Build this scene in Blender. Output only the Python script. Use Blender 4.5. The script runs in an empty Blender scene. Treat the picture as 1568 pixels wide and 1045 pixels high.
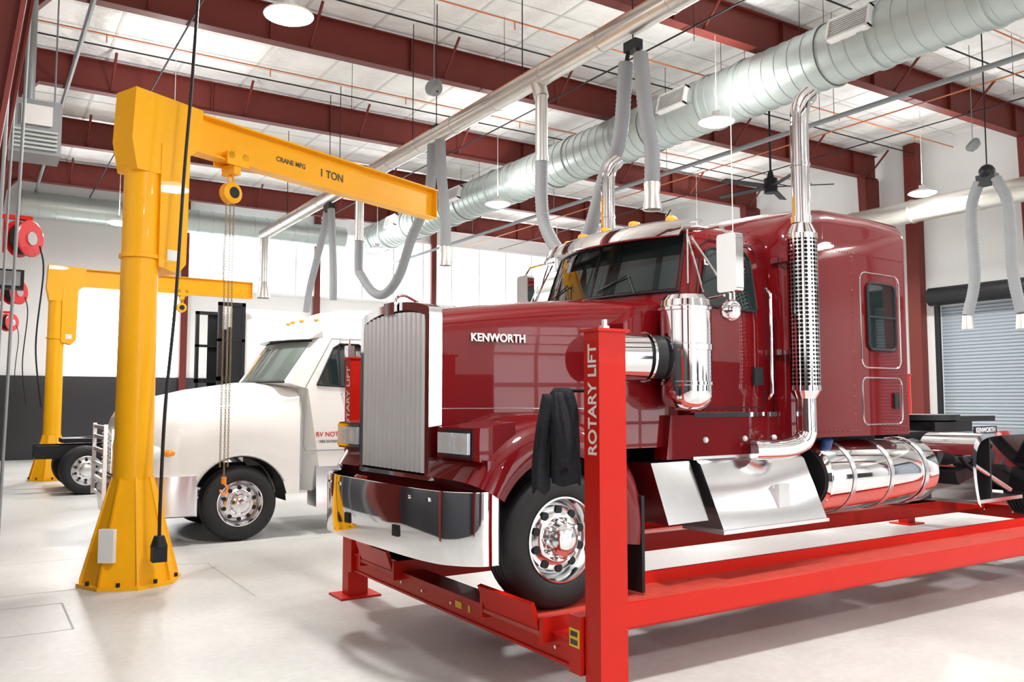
import bpy, bmesh, math, random
from mathutils import Vector, Matrix
random.seed(4)
pi=math.pi
sin,cos,rad=math.sin,math.cos,math.radians
COL=bpy.context.scene.collection
# ------------------------------------------------------------ materials
def newmat(name):
    m=bpy.data.materials.new(name); m.use_nodes=True
    return m, m.node_tree, m.node_tree.nodes['Principled BSDF']
def mat(name,col,rough=.5,metal=0,coat=0,noise=.06,nscale=6,bump=0,bscale=60,spec=.5):
    m,nt,b=newmat(name)
    tc=nt.nodes.new('ShaderNodeTexCoord')
    nz=nt.nodes.new('ShaderNodeTexNoise'); nz.inputs['Scale'].default_value=nscale; nz.inputs['Detail'].default_value=3
    nt.links.new(tc.outputs['Object'],nz.inputs['Vector'])
    mx=nt.nodes.new('ShaderNodeMix'); mx.data_type='RGBA'
    mx.inputs[6].default_value=tuple(c*(1-noise) for c in col)+(1,)
    mx.inputs[7].default_value=tuple(min(1,c*(1+noise)) for c in col)+(1,)
    nt.links.new(nz.outputs['Fac'],mx.inputs[0]); nt.links.new(mx.outputs[2],b.inputs['Base Color'])
    b.inputs['Roughness'].default_value=rough; b.inputs['Metallic'].default_value=metal
    b.inputs['Coat Weight'].default_value=coat; b.inputs['Coat Roughness'].default_value=.02
    b.inputs['Specular IOR Level'].default_value=spec
    if bump:
        n2=nt.nodes.new('ShaderNodeTexNoise'); n2.inputs['Scale'].default_value=bscale
        nt.links.new(tc.outputs['Object'],n2.inputs['Vector'])
        bp=nt.nodes.new('ShaderNodeBump'); bp.inputs['Strength'].default_value=bump; bp.inputs['Distance'].default_value=.02
        nt.links.new(n2.outputs['Fac'],bp.inputs['Height']); nt.links.new(bp.outputs[0],b.inputs['Normal'])
    return m
def emis(name,col,st):
    m,nt,b=newmat(name)
    b.inputs['Base Color'].default_value=(.8,.8,.8,1)
    b.inputs['Emission Color'].default_value=(*col,1); b.inputs['Emission Strength'].default_value=st
    return m
M={}
M['red']=mat('red_truck_paint',(.135,.0014,.0035),.4,0,.8,.05,3,spec=.08)
M['lift']=mat('red_lift_enamel',(.56,.012,.004),.42,0,.12,.06,4,spec=.2)
M['liftworn']=mat('red_runway_worn',(.50,.055,.035),.5,0,0,.35,9,.1,80)
M['yellow']=mat('yellow_crane_enamel',(.95,.45,.006),.4,0,.12,.04,3,spec=.25)
M['white']=mat('white_truck_paint',(.76,.755,.73),.3,0,.5,.02,3)
M['chrome']=mat('chrome',(.84,.84,.85),.05,1,0,.02,4)
M['chromeb']=mat('brushed_chrome',(.78,.78,.79),.16,1,0,.06,20)
M['alu']=mat('polished_aluminium',(.80,.80,.81),.24,.9,0,.05,9)
M['bar']=mat('silver_grille_bar',(.90,.90,.90),.28,.35,.4,.03,9)
M['galv']=mat('galvanised_duct',(.47,.53,.51),.38,.4,0,.07,5)
M['pipe']=mat('aluminised_pipe',(.64,.62,.58),.3,.7,0,.12,3)
M['hose']=mat('grey_rubber_hose',(.26,.27,.28),.6,0,0,.1,6)
M['black']=mat('black_rubber',(.014,.014,.016),.55,0,0,.2,10,spec=.3)
M['tyre']=mat('tyre_rubber',(.017,.017,.018),.6,0,0,.25,14,.15,90,spec=.3)
M['dark']=mat('dark_chassis',(.016,.016,.018),.45,.2,0,.2,6,spec=.3)
M['glass']=mat('tinted_glass',(.012,.02,.02),.03,0,1,.1,2)
M['glass2']=mat('clear_cab_glass',(.16,.20,.18),.03,0,1,.5,1.2)
M['beam']=mat('oxide_red_steel',(.14,.022,.016),.5,0,0,.12,2,spec=.3)
M['cable']=mat('black_cable',(.01,.01,.011),.5)
M['orange']=mat('orange_sprinkler_pipe',(.55,.17,.06),.45)
M['amber']=mat('amber_lens',(.95,.30,.01),.2,0,.6)
M['grey']=mat('grey_cabinet',(.24,.26,.27),.45,.1)
M['lgrey']=mat('light_grey_strap',(.66,.66,.64),.6)
M['jointc']=mat('joint_sealant',(.40,.40,.39),.7)
M['lens']=mat('headlamp_lens',(.74,.77,.8),.08,.0,1)
M['wainscot']=mat('black_wainscot',(.018,.019,.023),.4,0,0,.15,3)
M['wall']=mat('white_wall_liner',(.78,.78,.775),.6,0,0,.03,1.5)
M['cloth']=mat('charcoal_fabric',(.032,.033,.038),.95,0,0,.3,30,.5,160,spec=.1)
M['reel']=mat('red_hose_reel',(.5,.008,.010),.3,0,.5)
M['label']=mat('white_label',(.80,.80,.78),.5)
M['labely']=mat('yellow_label',(.85,.55,.02),.5)
M['blue']=mat('blue_cap',(.02,.06,.2),.4)
M['letter']=mat('dark_lettering',(.05,.04,.03),.5)
M['redletter']=mat('red_lettering',(.5,.02,.02),.5)
M['copper']=mat('yellow_chain',(.35,.27,.15),.4,.7)
M['lamp']=emis('high_bay_led',(1,.99,.97),45)
M['window']=emis('daylight_glazing',(.93,.97,1),6.0)
M['flood']=emis('fill_glow_pane',(.95,.97,1),2.8)  # glow of the added panes in the front wall
def perf():
    m,nt,b=newmat('perforated_chrome')
    tc=nt.nodes.new('ShaderNodeTexCoord')
    vo=nt.nodes.new('ShaderNodeTexVoronoi'); vo.inputs['Scale'].default_value=27; vo.inputs['Randomness'].default_value=0
    nt.links.new(tc.outputs['Object'],vo.inputs['Vector'])
    r=nt.nodes.new('ShaderNodeValToRGB'); r.color_ramp.elements[0].position=.40; r.color_ramp.elements[1].position=.46
    r.color_ramp.elements[0].color=(.02,.02,.02,1); r.color_ramp.elements[1].color=(.86,.86,.87,1)
    nt.links.new(vo.outputs['Distance'],r.inputs[0]); nt.links.new(r.outputs[0],b.inputs['Base Color'])
    b.inputs['Metallic'].default_value=1; b.inputs['Roughness'].default_value=.1
    return m
M['perf']=perf()
def floor_mat():
    m,nt,b=newmat('polished_concrete')
    tc=nt.nodes.new('ShaderNodeTexCoord')
    n1=nt.nodes.new('ShaderNodeTexNoise'); n1.inputs['Scale'].default_value=.55; n1.inputs['Detail'].default_value=8; n1.inputs['Roughness'].default_value=.62
    n2=nt.nodes.new('ShaderNodeTexNoise'); n2.inputs['Scale'].default_value=14; n2.inputs['Detail'].default_value=5
    for n in (n1,n2): nt.links.new(tc.outputs['Object'],n.inputs['Vector'])
    r=nt.nodes.new('ShaderNodeValToRGB'); r.color_ramp.elements[0].position=.3; r.color_ramp.elements[1].position=.68
    r.color_ramp.elements[0].color=(.54,.535,.515,1); r.color_ramp.elements[1].color=(.70,.695,.67,1)
    nt.links.new(n1.outputs['Fac'],r.inputs[0])
    mx=nt.nodes.new('ShaderNodeMix'); mx.data_type='RGBA'; mx.blend_type='MULTIPLY'; mx.inputs[0].default_value=.26
    nt.links.new(r.outputs[0],mx.inputs[6]); nt.links.new(n2.outputs['Fac'],mx.inputs[7]); nt.links.new(mx.outputs[2],b.inputs['Base Color'])
    rr=nt.nodes.new('ShaderNodeMapRange'); rr.inputs[3].default_value=.25; rr.inputs[4].default_value=.55
    nt.links.new(n1.outputs['Fac'],rr.inputs[0]); nt.links.new(rr.outputs[0],b.inputs['Roughness'])
    return m
M['floor']=floor_mat()
def ceil_mat():
    m,nt,b=newmat('white_insulation_blanket')
    tc=nt.nodes.new('ShaderNodeTexCoord')
    n1=nt.nodes.new('ShaderNodeTexNoise'); n1.inputs['Scale'].default_value=1.6; n1.inputs['Detail'].default_value=5
    nt.links.new(tc.outputs['Object'],n1.inputs['Vector'])
    w=nt.nodes.new('ShaderNodeTexWave'); w.wave_type='BANDS'; w.bands_direction='X'; w.inputs['Scale'].default_value=.21; w.inputs['Distortion'].default_value=.6
    nt.links.new(tc.outputs['Object'],w.inputs['Vector'])
    a=nt.nodes.new('ShaderNodeMath'); nt.links.new(n1.outputs['Fac'],a.inputs[0]); nt.links.new(w.outputs['Fac'],a.inputs[1])
    bp=nt.nodes.new('ShaderNodeBump'); bp.inputs['Strength'].default_value=.6; bp.inputs['Distance'].default_value=.3
    nt.links.new(a.outputs[0],bp.inputs['Height']); nt.links.new(bp.outputs[0],b.inputs['Normal'])
    b.inputs['Base Color'].default_value=(.86,.855,.835,1); b.inputs['Roughness'].default_value=.5
    return m
M['ceil']=ceil_mat()
def corr(name,col,scale,axis='Z'):
    m,nt,b=newmat(name)
    tc=nt.nodes.new('ShaderNodeTexCoord'); w=nt.nodes.new('ShaderNodeTexWave'); w.bands_direction=axis; w.inputs['Scale'].default_value=scale
    nt.links.new(tc.outputs['Object'],w.inputs['Vector'])
    bp=nt.nodes.new('ShaderNodeBump'); bp.inputs['Strength'].default_value=.8; bp.inputs['Distance'].default_value=.05
    nt.links.new(w.outputs['Fac'],bp.inputs['Height']); nt.links.new(bp.outputs[0],b.inputs['Normal'])
    b.inputs['Base Color'].default_value=(*col,1); b.inputs['Roughness'].default_value=.45
    return m
M['rollup']=corr('rollup_slats',(.34,.39,.44),3.2)
# ------------------------------------------------------------ geometry
def empty(name,loc=(0,0,0),rz=0):
    e=bpy.data.objects.new(name,None); COL.objects.link(e); e.location=loc; e.rotation_euler=(0,0,rz); e.empty_display_size=.2
    return e
def mk(name,vs,fs,m,parent=None,smooth=0,bevel=0,seg=2,recalc=True):
    me=bpy.data.meshes.new(name)
    bm=bmesh.new(); bv=[bm.verts.new(v) for v in vs]
    for f in fs:
        try: bm.faces.new([bv[i] for i in f])
        except ValueError: pass
    if bevel:
        ed=[e for e in bm.edges if len(e.link_faces)==2 and e.calc_face_angle(0)>.5]
        bmesh.ops.bevel(bm,geom=ed,offset=bevel,segments=seg,affect='EDGES',profile=.5)
    if recalc: bmesh.ops.recalc_face_normals(bm,faces=bm.faces)
    bm.to_mesh(me); bm.free()
    me.materials.append(M[m] if isinstance(m,str) else m)
    if smooth or bevel:
        me.shade_smooth(); me.set_sharp_from_angle(angle=rad(smooth if smooth else 40))
    o=bpy.data.objects.new(name,me); COL.objects.link(o)
    if parent: o.parent=parent
    return o
class G:
    """accumulate several primitives in one mesh"""
    def __init__(s): s.v=[];s.f=[]
    def add(s,vs,fs):
        n=len(s.v); s.v+=[tuple(v) for v in vs]; s.f+=[[i+n for i in f] for f in fs]; return s
    def box(s,a,b,mtx=None):
        (x0,y0,z0),(x1,y1,z1)=a,b
        vs=[Vector(p) for p in [(x0,y0,z0),(x1,y0,z0),(x1,y1,z0),(x0,y1,z0),(x0,y0,z1),(x1,y0,z1),(x1,y1,z1),(x0,y1,z1)]]
        if mtx: vs=[mtx@v for v in vs]
        return s.add(vs,[(0,3,2,1),(4,5,6,7),(0,1,5,4),(1,2,6,5),(2,3,7,6),(3,0,4,7)])
    def cyl(s,p,q,r,r2=None,n=20):
        r2=r if r2 is None else r2
        p,q=Vector(p),Vector(q); d=(q-p).normalized(); a=d.orthogonal().normalized(); b=d.cross(a)
        vs=[p+(a*cos(2*pi*i/n)+b*sin(2*pi*i/n))*r for i in range(n)]+[q+(a*cos(2*pi*i/n)+b*sin(2*pi*i/n))*r2 for i in range(n)]
        return s.add(vs,[[i,(i+1)%n,n+(i+1)%n,n+i] for i in range(n)]+[list(range(n))[::-1],list(range(n,2*n))])
    def rings(s,rs,closed=True,cap=True):
        n=len(rs[0]); vs=[p for r in rs for p in r]; fs=[]
        for k in range(len(rs)-1):
            for i in range(n if closed else n-1):
                j=(i+1)%n; fs.append([k*n+i,k*n+j,(k+1)*n+j,(k+1)*n+i])
        if cap: fs+= [list(range(n))[::-1],list(range((len(rs)-1)*n,len(rs)*n))]
        return s.add(vs,fs)
    def prism(s,poly,axis,a,b):
        def P(p,t):
            return (p[0],t,p[1]) if axis=='y' else ((t,p[0],p[1]) if axis=='x' else (p[0],p[1],t))
        return s.rings([[P(p,a) for p in poly],[P(p,b) for p in poly]])
    def tube(s,pts,r,n=12,cap=True):
        pts=[Vector(p) for p in pts]; rs=[]; a=None
        for i,p in enumerate(pts):
            d=(pts[min(i+1,len(pts)-1)]-pts[max(i-1,0)]).normalized()
            a=d.orthogonal().normalized() if a is None else (a-d*a.dot(d)).normalized()
            b=d.cross(a); R=r(i) if callable(r) else r
            rs.append([p+(a*cos(2*pi*k/n)+b*sin(2*pi*k/n))*R for k in range(n)])
        return s.rings(rs,cap=cap)
    def rev(s,prof,c,ax,n=40,cap=False):
        c=Vector(c); ax=Vector(ax).normalized(); u=ax.orthogonal().normalized(); w=ax.cross(u)
        rs=[[c+ax*a+(u*cos(2*pi*k/n)+w*sin(2*pi*k/n))*max(r,1e-4) for k in range(n)] for r,a in prof]
        return s.rings(rs,cap=cap)
    def sphere(s,c,r,n=12,sc=(1,1,1)):
        c=Vector(c); prof=[(sin(pi*i/8),-cos(pi*i/8)) for i in range(9)]
        rs=[[c+Vector((max(a,1e-4)*cos(2*pi*k/n)*r*sc[0],max(a,1e-4)*sin(2*pi*k/n)*r*sc[1],b*r*sc[2])) for k in range(n)] for a,b in prof]
        return s.rings(rs,cap=True)
    def out(s,name,m,parent=None,smooth=35,bevel=0,seg=2): return mk(name,s.v,s.f,m,parent,smooth,bevel,seg)
def box(name,a,b,m,parent=None,bevel=0): return G().box(a,b).out(name,m,parent,0 if not bevel else 40,bevel)
def cyl(name,p,q,r,m,parent=None,r2=None,n=24): return G().cyl(p,q,r,r2,n).out(name,m,parent,40)
def spline(pts,n=12):
    pts=[Vector(p) for p in pts]; P=[pts[0]*2-pts[1]]+pts+[pts[-1]*2-pts[-2]]; o=[]
    for i in range(1,len(P)-2):
        a,b,c,d=P[i-1:i+3]
        for k in range(n):
            t=k/n; o.append(.5*((2*b)+(c-a)*t+(2*a-5*b+4*c-d)*t*t+(3*b-3*c+d-a)*t**3))
    o.append(P[-2]); return o
def resample(pts,step):
    out=[pts[0]]; acc=0
    for a,b in zip(pts,pts[1:]):
        L=(b-a).length
        while acc+L>=step:
            t=(step-acc)/L; a=a+(b-a)*t; out.append(a); L=(b-a).length; acc=0
        acc+=L
    return out
def text(name,body,size,m4,m,parent,ext=.004,align='LEFT',sx=1):
    cu=bpy.data.curves.new(name,'FONT'); cu.body=body; cu.size=size; cu.extrude=ext; cu.align_x=align; cu.offset=size*.02
    cu.materials.append(M[m]); o=bpy.data.objects.new(name,cu); COL.objects.link(o); o.parent=parent
    o.matrix_local=m4@Matrix.Diagonal((sx,1,1,1)); return o
def face_mY(loc,rz=0): return Matrix.Translation(loc)@Matrix.Rotation(rz,4,'Z')@Matrix.Rotation(pi/2,4,'X')
# ------------------------------------------------------------ room
X0,X1,Y0,Y1,ZC=-0.9,24.0,-7.0,32.6,9.75
ZR=ZC-.03
box('floor',(X0-.3,Y0-.3,-.2),(X1+.3,Y1+.3,0),'floor')
box('ceiling',(X0-.3,Y0-.3,ZC),(X1+.3,Y1+.3,ZC+.2),'ceil')
box('wall_left',(X0-.3,Y0,0),(X0,Y1,ZC),'wall')
g=G()
zb,zt=6.15,8.75
g.box((X0,Y1,0),(X1,Y1+.3,zb)).box((X0,Y1,zt),(X1,Y1+.3,ZC)).box((X0,Y1,zb),(6.4,Y1+.3,zt)).box((23.2,Y1,zb),(X1,Y1+.3,zt))
g.out('wall_back','wall')
box('window_1',(6.4,Y1+.1,zb),(23.2,Y1+.16,zt),'window')
box('window_2',(2.5,Y1-.06,2.85),(6.2,Y1-.01,5.95),'window')
g=G()
for i in range(13):
    x=6.4+i*1.4; g.box((x-.03,Y1-.05,zb),(x+.03,Y1+.12,zt))
g.box((6.3,Y1-.06,zb-.1),(23.3,Y1+.1,zb)).box((6.3,Y1-.06,zt),(23.3,Y1+.1,zt+.1))
g.out('trim_1','label')
g=G(); g.box((X0,Y1-.12,0),(23.9,Y1-.005,2.8)).box((X0,Y0,0),(X0+.02,Y1-.2,2.8)).box((.0,Y0+.0,0),(.8,Y0+.02,2.8)).box((5.2,Y0,0),(7.4,Y0+.02,2.8)).box((11.8,Y0,0),(14,Y0+.02,2.8)).box((18.4,Y0,0),(23.9,Y0+.02,2.8))  # left and front wainscot unseen, added dark for the chrome to reflect
g.out('trim_2','wainscot')
g=G(); dz=4.75
doors=[(-4,0.5),(3.2,7.6),(10.1,14.15),(17.4,21.5),(24.6,28.8)]
ys=[Y0]+[v for d in doors for v in d]+[Y1]
for i in range(0,len(ys),2): g.box((X1,ys[i],0),(X1+.3,ys[i+1],dz))
g.box((X1,Y0,dz),(X1+.3,Y1,ZC)); g.out('wall_right','wall')
for i,(a,b) in enumerate(doors):
    e=empty('door_%d'%(i+1))
    box('curtain',(X1+.08,a,0.0),(X1+.14,b,dz),'rollup',e)
    cyl('coil_housing',(X1-.3,a-.1,dz+.25),(X1-.3,b+.1,dz+.25),.27,'dark',e)
    box('guide_a',(X1-.1,a-.12,0),(X1-.01,a+.02,dz),'dark',e); box('guide_b',(X1-.1,b-.02,0),(X1-.01,b+.12,dz),'dark',e)
g=G(); g.box((X0,Y0-.3,5.2),(X1,Y0,ZC))
fx=[X0,.8,5.2,7.4,11.8,14,18.4,X1]
for i in range(0,8,2): g.box((fx[i],Y0-.3,0),(fx[i+1],Y0,5.2))
g.out('wall_front','wall')
for i in range(3):
    e=empty('door_%d'%(6+i)); a,b=fx[1+2*i],fx[2+2*i]
    box('fill_pane',(a,Y0-.2,0.0),(b,Y0-.15,5.2),'flood',e)  # unseen glowing pane behind the camera, added as soft daylight fill
    g=G()
    for k in range(9): g.box((a,Y0-.14,k*.64),(b,Y0-.09,k*.64+.09))
    for k in range(5): x=a+(b-a)*k/4; g.box((x-.05,Y0-.13,0),(x+.05,Y0-.08,5.2))
    g.out('rails','alu',e)
# floor joints
g=G()
for y in (2.2,11.8,21.4): g.box((X0,y-.003,0),(X1,y+.003,.001))
for x in (11,22): g.box((x-.003,Y0,0),(x+.003,Y1,.001))
for (a,b) in (((0.2,7.2),(0.2,9.9)),((0.2,9.9),(1.0,9.9)),((.2,8.2),(.8,8.2)),((.8,8.2),(.8,9.3)),((.2,9.3),(.8,9.3)),((2.45,8.6),(2.45,10.6)),((2.45,10.6),(1.7,10.9))):
    d=Vector((b[0]-a[0],b[1]-a[1],0)); L=d.length; an=math.atan2(d.y,d.x)
    g.box((0,-.009,0),(L,.009,.0015),Matrix.Translation((a[0],a[1],0))@Matrix.Rotation(an,4,'Z'))
g.out('trim_3','jointc',None,0)
# rigid frames
bys=[-3.2,1.6,6.4,11.2,16.0,20.8,25.6,30.4]
for i,y in enumerate(bys):
    e=empty('steel_frame')
    g=G(); zt_=ZC-.12; zb_=ZC-.82
    g.box((.2,y-.012,zb_),(X1-.2,y+.012,zt_)).box((.2,y-.12,zb_-.02),(X1-.2,y+.12,zb_)).box((.2,y-.12,zt_),(X1-.2,y+.12,zt_+.02))
    for k in range(8): x=1.6+k*3; g.box((x-.01,y-.11,zb_),(x+.01,y+.11,zt_))
    g.out('rafter','beam',e,0)
    g=G()
    for k in range(8):
        x=2.4+k*3
        g.cyl((x,y,zb_),(x,y+.75,zt_),.03,n=6).cyl((x,y,zb_),(x,y-.75,zt_),.03,n=6)
    g.out('flange_brace','beam',e)
    g=G()
    g.prism([(X0+.03,0),(-.35,0),(.62,zb_-.4),(.95,zb_),(X0+.03,zb_)],'y',y-.012,y+.012)
    for (a,b) in (((-.35,0),(.62,zb_-.4)),((.62,zb_-.4),(.95,zb_)),):
        g.prism([a,(a[0]+.03,a[1]),(b[0]+.03,b[1]),b],'y',y-.13,y+.13)
    g.box((X0+.03,y-.13,0),(X0+.05,y+.13,zb_)); g.out('column_left','beam',e,0)
    g=G(); g.prism([(X1-.02,0),(X1-.45,0),(X1-.9,zb_),(X1-.02,zb_)],'y',y-.012,y+.012)
    g.prism([(X1-.48,0),(X1-.45,0),(X1-.9,zb_),(X1-.93,zb_)],'y',y-.13,y+.13); g.out('column_right','beam',e,0)
e=empty('steel_column')
g=G()
for x in (6.4,11.4,16.6): g.box((x-.12,Y1-.3,0),(x+.12,Y1-.14,ZR))
g.box((X1-.32,14.55,0),(X1-.02,14.95,ZR))
g.out('column_shafts','beam',e)
g=G()
for k in range(16): x=.8+k*1.5; g.box((x-.03,Y0,ZC-.010),(x+.03,Y1,ZC-.002))
for k in range(26): y=-6+k*1.5; g.box((X0,y-.008,ZC-.014),(X1,y+.008,ZC-.006))
g.out('trim_5','lgrey')
# sprinkler and conduit runs
e=empty('sprinkler_pipes')
g=G()
for y in (8.6,13.4,18.3): g.cyl((.3,y,ZC-.45),(X1-.3,y,ZC-.45),.017,n=8)
for x in (9.5,18.2): g.cyl((x,Y0+.2,ZC-.95),(x,Y1-.2,ZC-.95),.018,n=8)
for y in (8.6,13.4,18.3):
    for k in range(7): g.cyl((2+k*3.3,y,ZC-.45),(2+k*3.3,y,ZC-.62),.012,n=6)
g.out('branch_lines','orange',e)
e=empty('electrical_conduit')
g=G()
for x in (3.1,11.0,20): g.cyl((x,Y0+.1,8.865),(x,Y1-.1,8.865),.018,n=8)
for y in (9.7,14.6,19.2): g.cyl((.3,y,ZC-.35),(X1-.3,y,ZC-.35),.018,n=8)
g.out('dark_runs','dark',e)
g=G(); g.cyl((14.2,Y0+.1,7.55),(14.2,Y1-.1,7.55),.05,n=12).cyl((1.5,Y0+.1,ZC-.9),(1.5,Y1-.1,ZC-.9),.045,n=10)
for k in range(8): g.cyl((14.2,-4+k*4.8,7.55),(14.2,-4+k*4.8,ZR),.008,n=6)
g.out('grey_main','grey',e)
g=G()
for k in range(8):
    x=5+k*1.9; y=9+((k*5)%7)*1.7
    if abs(x-13)>.7: g.cyl((x,y,8.4),(x,y,ZR),.006,n=5)
g.out('hanger_wires','dark',e)
# ------------------------------------------------------------ ducts
e=empty('ventilation_duct')
dx,dzc,dr=13.0,8.25,.56
g=G(); g.cyl((dx,Y0+.4,dzc),(dx,31.0,dzc),dr,n=48)
y=Y0+.6
while y<31:
    g.cyl((dx,y,dzc),(dx,y+.03,dzc),dr+.012,n=48); y+=.3
y=Y0+1
while y<30:
    g.cyl((dx,y,dzc),(dx,y+.12,dzc),dr+.03,n=48).cyl((dx,y+1.0,dzc),(dx,y+1.06,dzc),dr+.035,n=48); y+=2.9
g.out('duct_body','galv',e)
for k,y in enumerate((4.2,8.75,13.1,22.9,27.6)):
    an=rad(14); mt=Matrix.Translation((dx,y,dzc))@Matrix.Rotation(an,4,'Y')
    gg=G(); L=.42
    gg.box((-dr-.10,-L,-.21),(-dr+.05,-L+.04,.21),mt).box((-dr-.10,L-.04,-.21),(-dr+.05,L,.21),mt).box((-dr-.1,-L,.17),(-dr+.05,L,.21),mt).box((-dr-.1,-L,-.21),(-dr+.05,L,-.17),mt)
    gg.out('register_frame','label',e)
    gg=G()
    for j in range(8): z=-.15+j*.042; gg.box((-dr-.09,-L+.04,z),(-dr+.02,L-.04,z+.014),mt)
    gg.out('register_louvres','lgrey',e)
    G().box((-dr-.02,-L+.04,-.17),(-dr+.01,L-.04,.17),mt).out('register_back','galv',e)
    gg=G()
    for yy in (y-1.2,y+1.2):
        gg.cyl((dx-.35,yy,dzc+.45),(dx-.35,yy,ZR),.006,n=5).cyl((dx+.35,yy,dzc+.45),(dx+.35,yy,ZR),.006,n=5)
    gg.out('duct_hangers','dark',e)
e=empty('ventilation_duct')
g=G(); g.cyl((1,31.6,8.42),(12.2,31.6,8.42),.42,n=32)
for k in range(22): g.cyl((1.1+k*.5,31.6,8.42),(1.14+k*.5,31.6,8.42),.435,n=32)
g.out('branch_duct','galv',e)
e=empty('ventilation_duct')
g=G(); g.cyl((21.0,Y0+.4,7.0),(21.0,31,7.0),.3,n=28)
for k in range(20): g.cyl((21,-5+k*1.8,7.0),(21,-4.95+k*1.8,7.0),.32,n=28)
g.out('duct_body','pipe',e)
# exhaust extraction main and its hose drops (one connected system)
px,pz=7.4,7.08
ES=empty('exhaust_extraction_system')
g=G(); g.cyl((px,-3,pz),(px,25.9,pz),.16,n=28)
for k in range(20): g.cyl((px,-2.4+k*1.45,pz),(px,-2.34+k*1.45,pz),.168,n=28)
g.out('main_pipe','pipe',ES)
g=G()
for k in range(7): g.cyl((px,-1+k*4.1,pz+.14),(px,-1+k*4.1,ZR),.01,n=6)
g.out('hanger_rods','dark',ES)
def hose(g,pts,r=.105,step=.03):
    p=resample(spline(pts,16),step)
    g.tube(p,lambda i:r*(1.0 if i%2 else .92),n=16)
def drop(yd,zlow,yb,zb,yh,zh,yn,zn,x=px):
    e=ES
    g=G(); g.tube(spline([(x,yd+.28,pz),(x,yd+.1,pz-.1),(x,yd,pz-.35)],6),.12,n=18)
    g.cyl((x,yd,pz-.33),(x,yd,zlow),.10,n=20).cyl((x,yd,zlow+.03),(x,yd,zlow-.06),.115,n=20)
    g.out('rigid_drop','pipe',e)
    g=G()
    a=yd-yb; b=yb-yh
    hose(g,[(x,yd,zlow),(x,yd,zlow-.7),(x,yd-.12*a,zb+.55),(x,yb+.45*a,zb+.12),(x,yb,zb),(x,yb-.30*b,zb+.30),(x,yb-.55*b,zb+1.0),(x,yh+.30,zh-1.2),(x,yh+.15,zh-.15)])
    hose(g,[(x,yh-.15,zh-.15),(x,yh-.24,zh-1),(x,yn,zn+.5),(x,yn,zn)])
    g.out('flex_hose','hose',e)
    g=G(); g.tube(spline([(x,yh+.15,zh-.2),(x,yh+.08,zh),(x,yh,zh+.06),(x,yh-.08,zh),(x,yh-.15,zh-.2)],6),.03,n=8)
    g.box((x-.07,yh-.12,zh-.06),(x+.07,yh+.12,zh+.08)).cyl((x,yh,zh),(x,yh,ZR),.01,n=6); g.out('hose_saddle','dark',e)
    g=G(); g.rev([(.108,.02),(.11,0),(.095,-.12),(.12,-.3),(.125,-.34),(.11,-.33)],(x,yn,zn+.02),(0,0,1),20); g.out('nozzle','pipe',e)
drop(10.75,5.75,9.95,4.10,8.55,6.75,8.2,4.75)
drop(18.2,5.7,16.7,4.25,14.35,7.2,13.95,4.8)
e=ES
g=G(); hose(g,[(px,20.35,6.75),(px,20.6,6.2),(px,21.5,5),(px,21.8,4.3)],.095); hose(g,[(px,20.05,6.75),(px,19.95,6.1),(px,19.8,5),(px,19.8,4.4)],.095); g.out('flex_hose','hose',e)
g=G(); g.box((px-.08,20.0,6.7),(px+.08,20.4,6.9)).cyl((px,20.2,6.8),(px,20.2,ZR),.01,n=6); g.out('hose_saddle','dark',e)
g=G(); g.cyl((px,25.8,7.1),(px,25.8,5.6),.13,n=18).rev([(.13,0),(.2,-.4),(.2,-.5)],(px,25.8,5.6),(0,0,1),18); g.out('rigid_drop','pipe',e)
e=empty('exhaust_hose_drop')
hx=15.4
g=G(); hose(g,[(hx,8.25,5.95),(hx,8.42,5.4),(hx,8.4,4.2),(hx-.1,8.5,3.5)],.10); hose(g,[(hx,7.95,5.95),(hx,7.75,5.4),(hx,7.72,4.2),(hx,7.6,3.45)],.10); g.out('flex_hose','hose',e)
g=G(); g.box((hx-.08,7.93,5.85),(hx+.08,8.27,6.05)).sphere((hx,8.1,6.1),.14).cyl((hx,8.1,6),(hx,8.1,ZR),.012,n=6); g.out('hose_saddle','dark',e)
g=G(); g.cyl((hx,7.6,3.45),(hx,7.6,3.2),.09,.11).cyl((hx-.1,8.5,3.5),(hx-.1,8.5,3.25),.09,.11); g.out('nozzle','pipe',e)
# ------------------------------------------------------------ lights
LZ=7.2
for x in (3.45,11.65,20.1):
    for y in (-4.3,3.45,11.1,19.0,27.0):
        z=LZ
        if x>20 : y+=1.1
        top=ZC-.86 if abs(y-11.2)<.3 else ZR
        e=empty('high_bay_light',(x,y,z))
        g=G(); g.rev([(.02,.12),(.12,.11),(.31,.04),(.34,0.01),(.33,.0)],(0,0,0),(0,0,1),28); g.cyl((0,0,.10),(0,0,.2),.08); g.cyl((0,0,.19),(0,0,top-z),.008,n=6); g.out('housing','label',e)
        G().rev([(.0,-.07),(.2,-.06),(.33,-.0)],(0,0,0),(0,0,1),28).out('diffuser','lamp',e)
        l=bpy.data.lights.new('led','AREA'); l.shape='DISK'; l.size=.8; l.energy=345; l.color=(1,.985,.96)
        lo=bpy.data.objects.new('led',l); COL.objects.link(lo); lo.parent=e; lo.location=(0,0,-.12)
        l=bpy.data.lights.new('ceiling_fill','AREA'); l.shape='DISK'; l.size=.5; l.energy=75; l.color=(1,.985,.96)  # added upward lamp above the housing, brightens the ceiling
        lo=bpy.data.objects.new('ceiling_fill',l); COL.objects.link(lo); lo.parent=e; lo.location=(0,0,.24); lo.rotation_euler=(pi,0,0)
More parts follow.
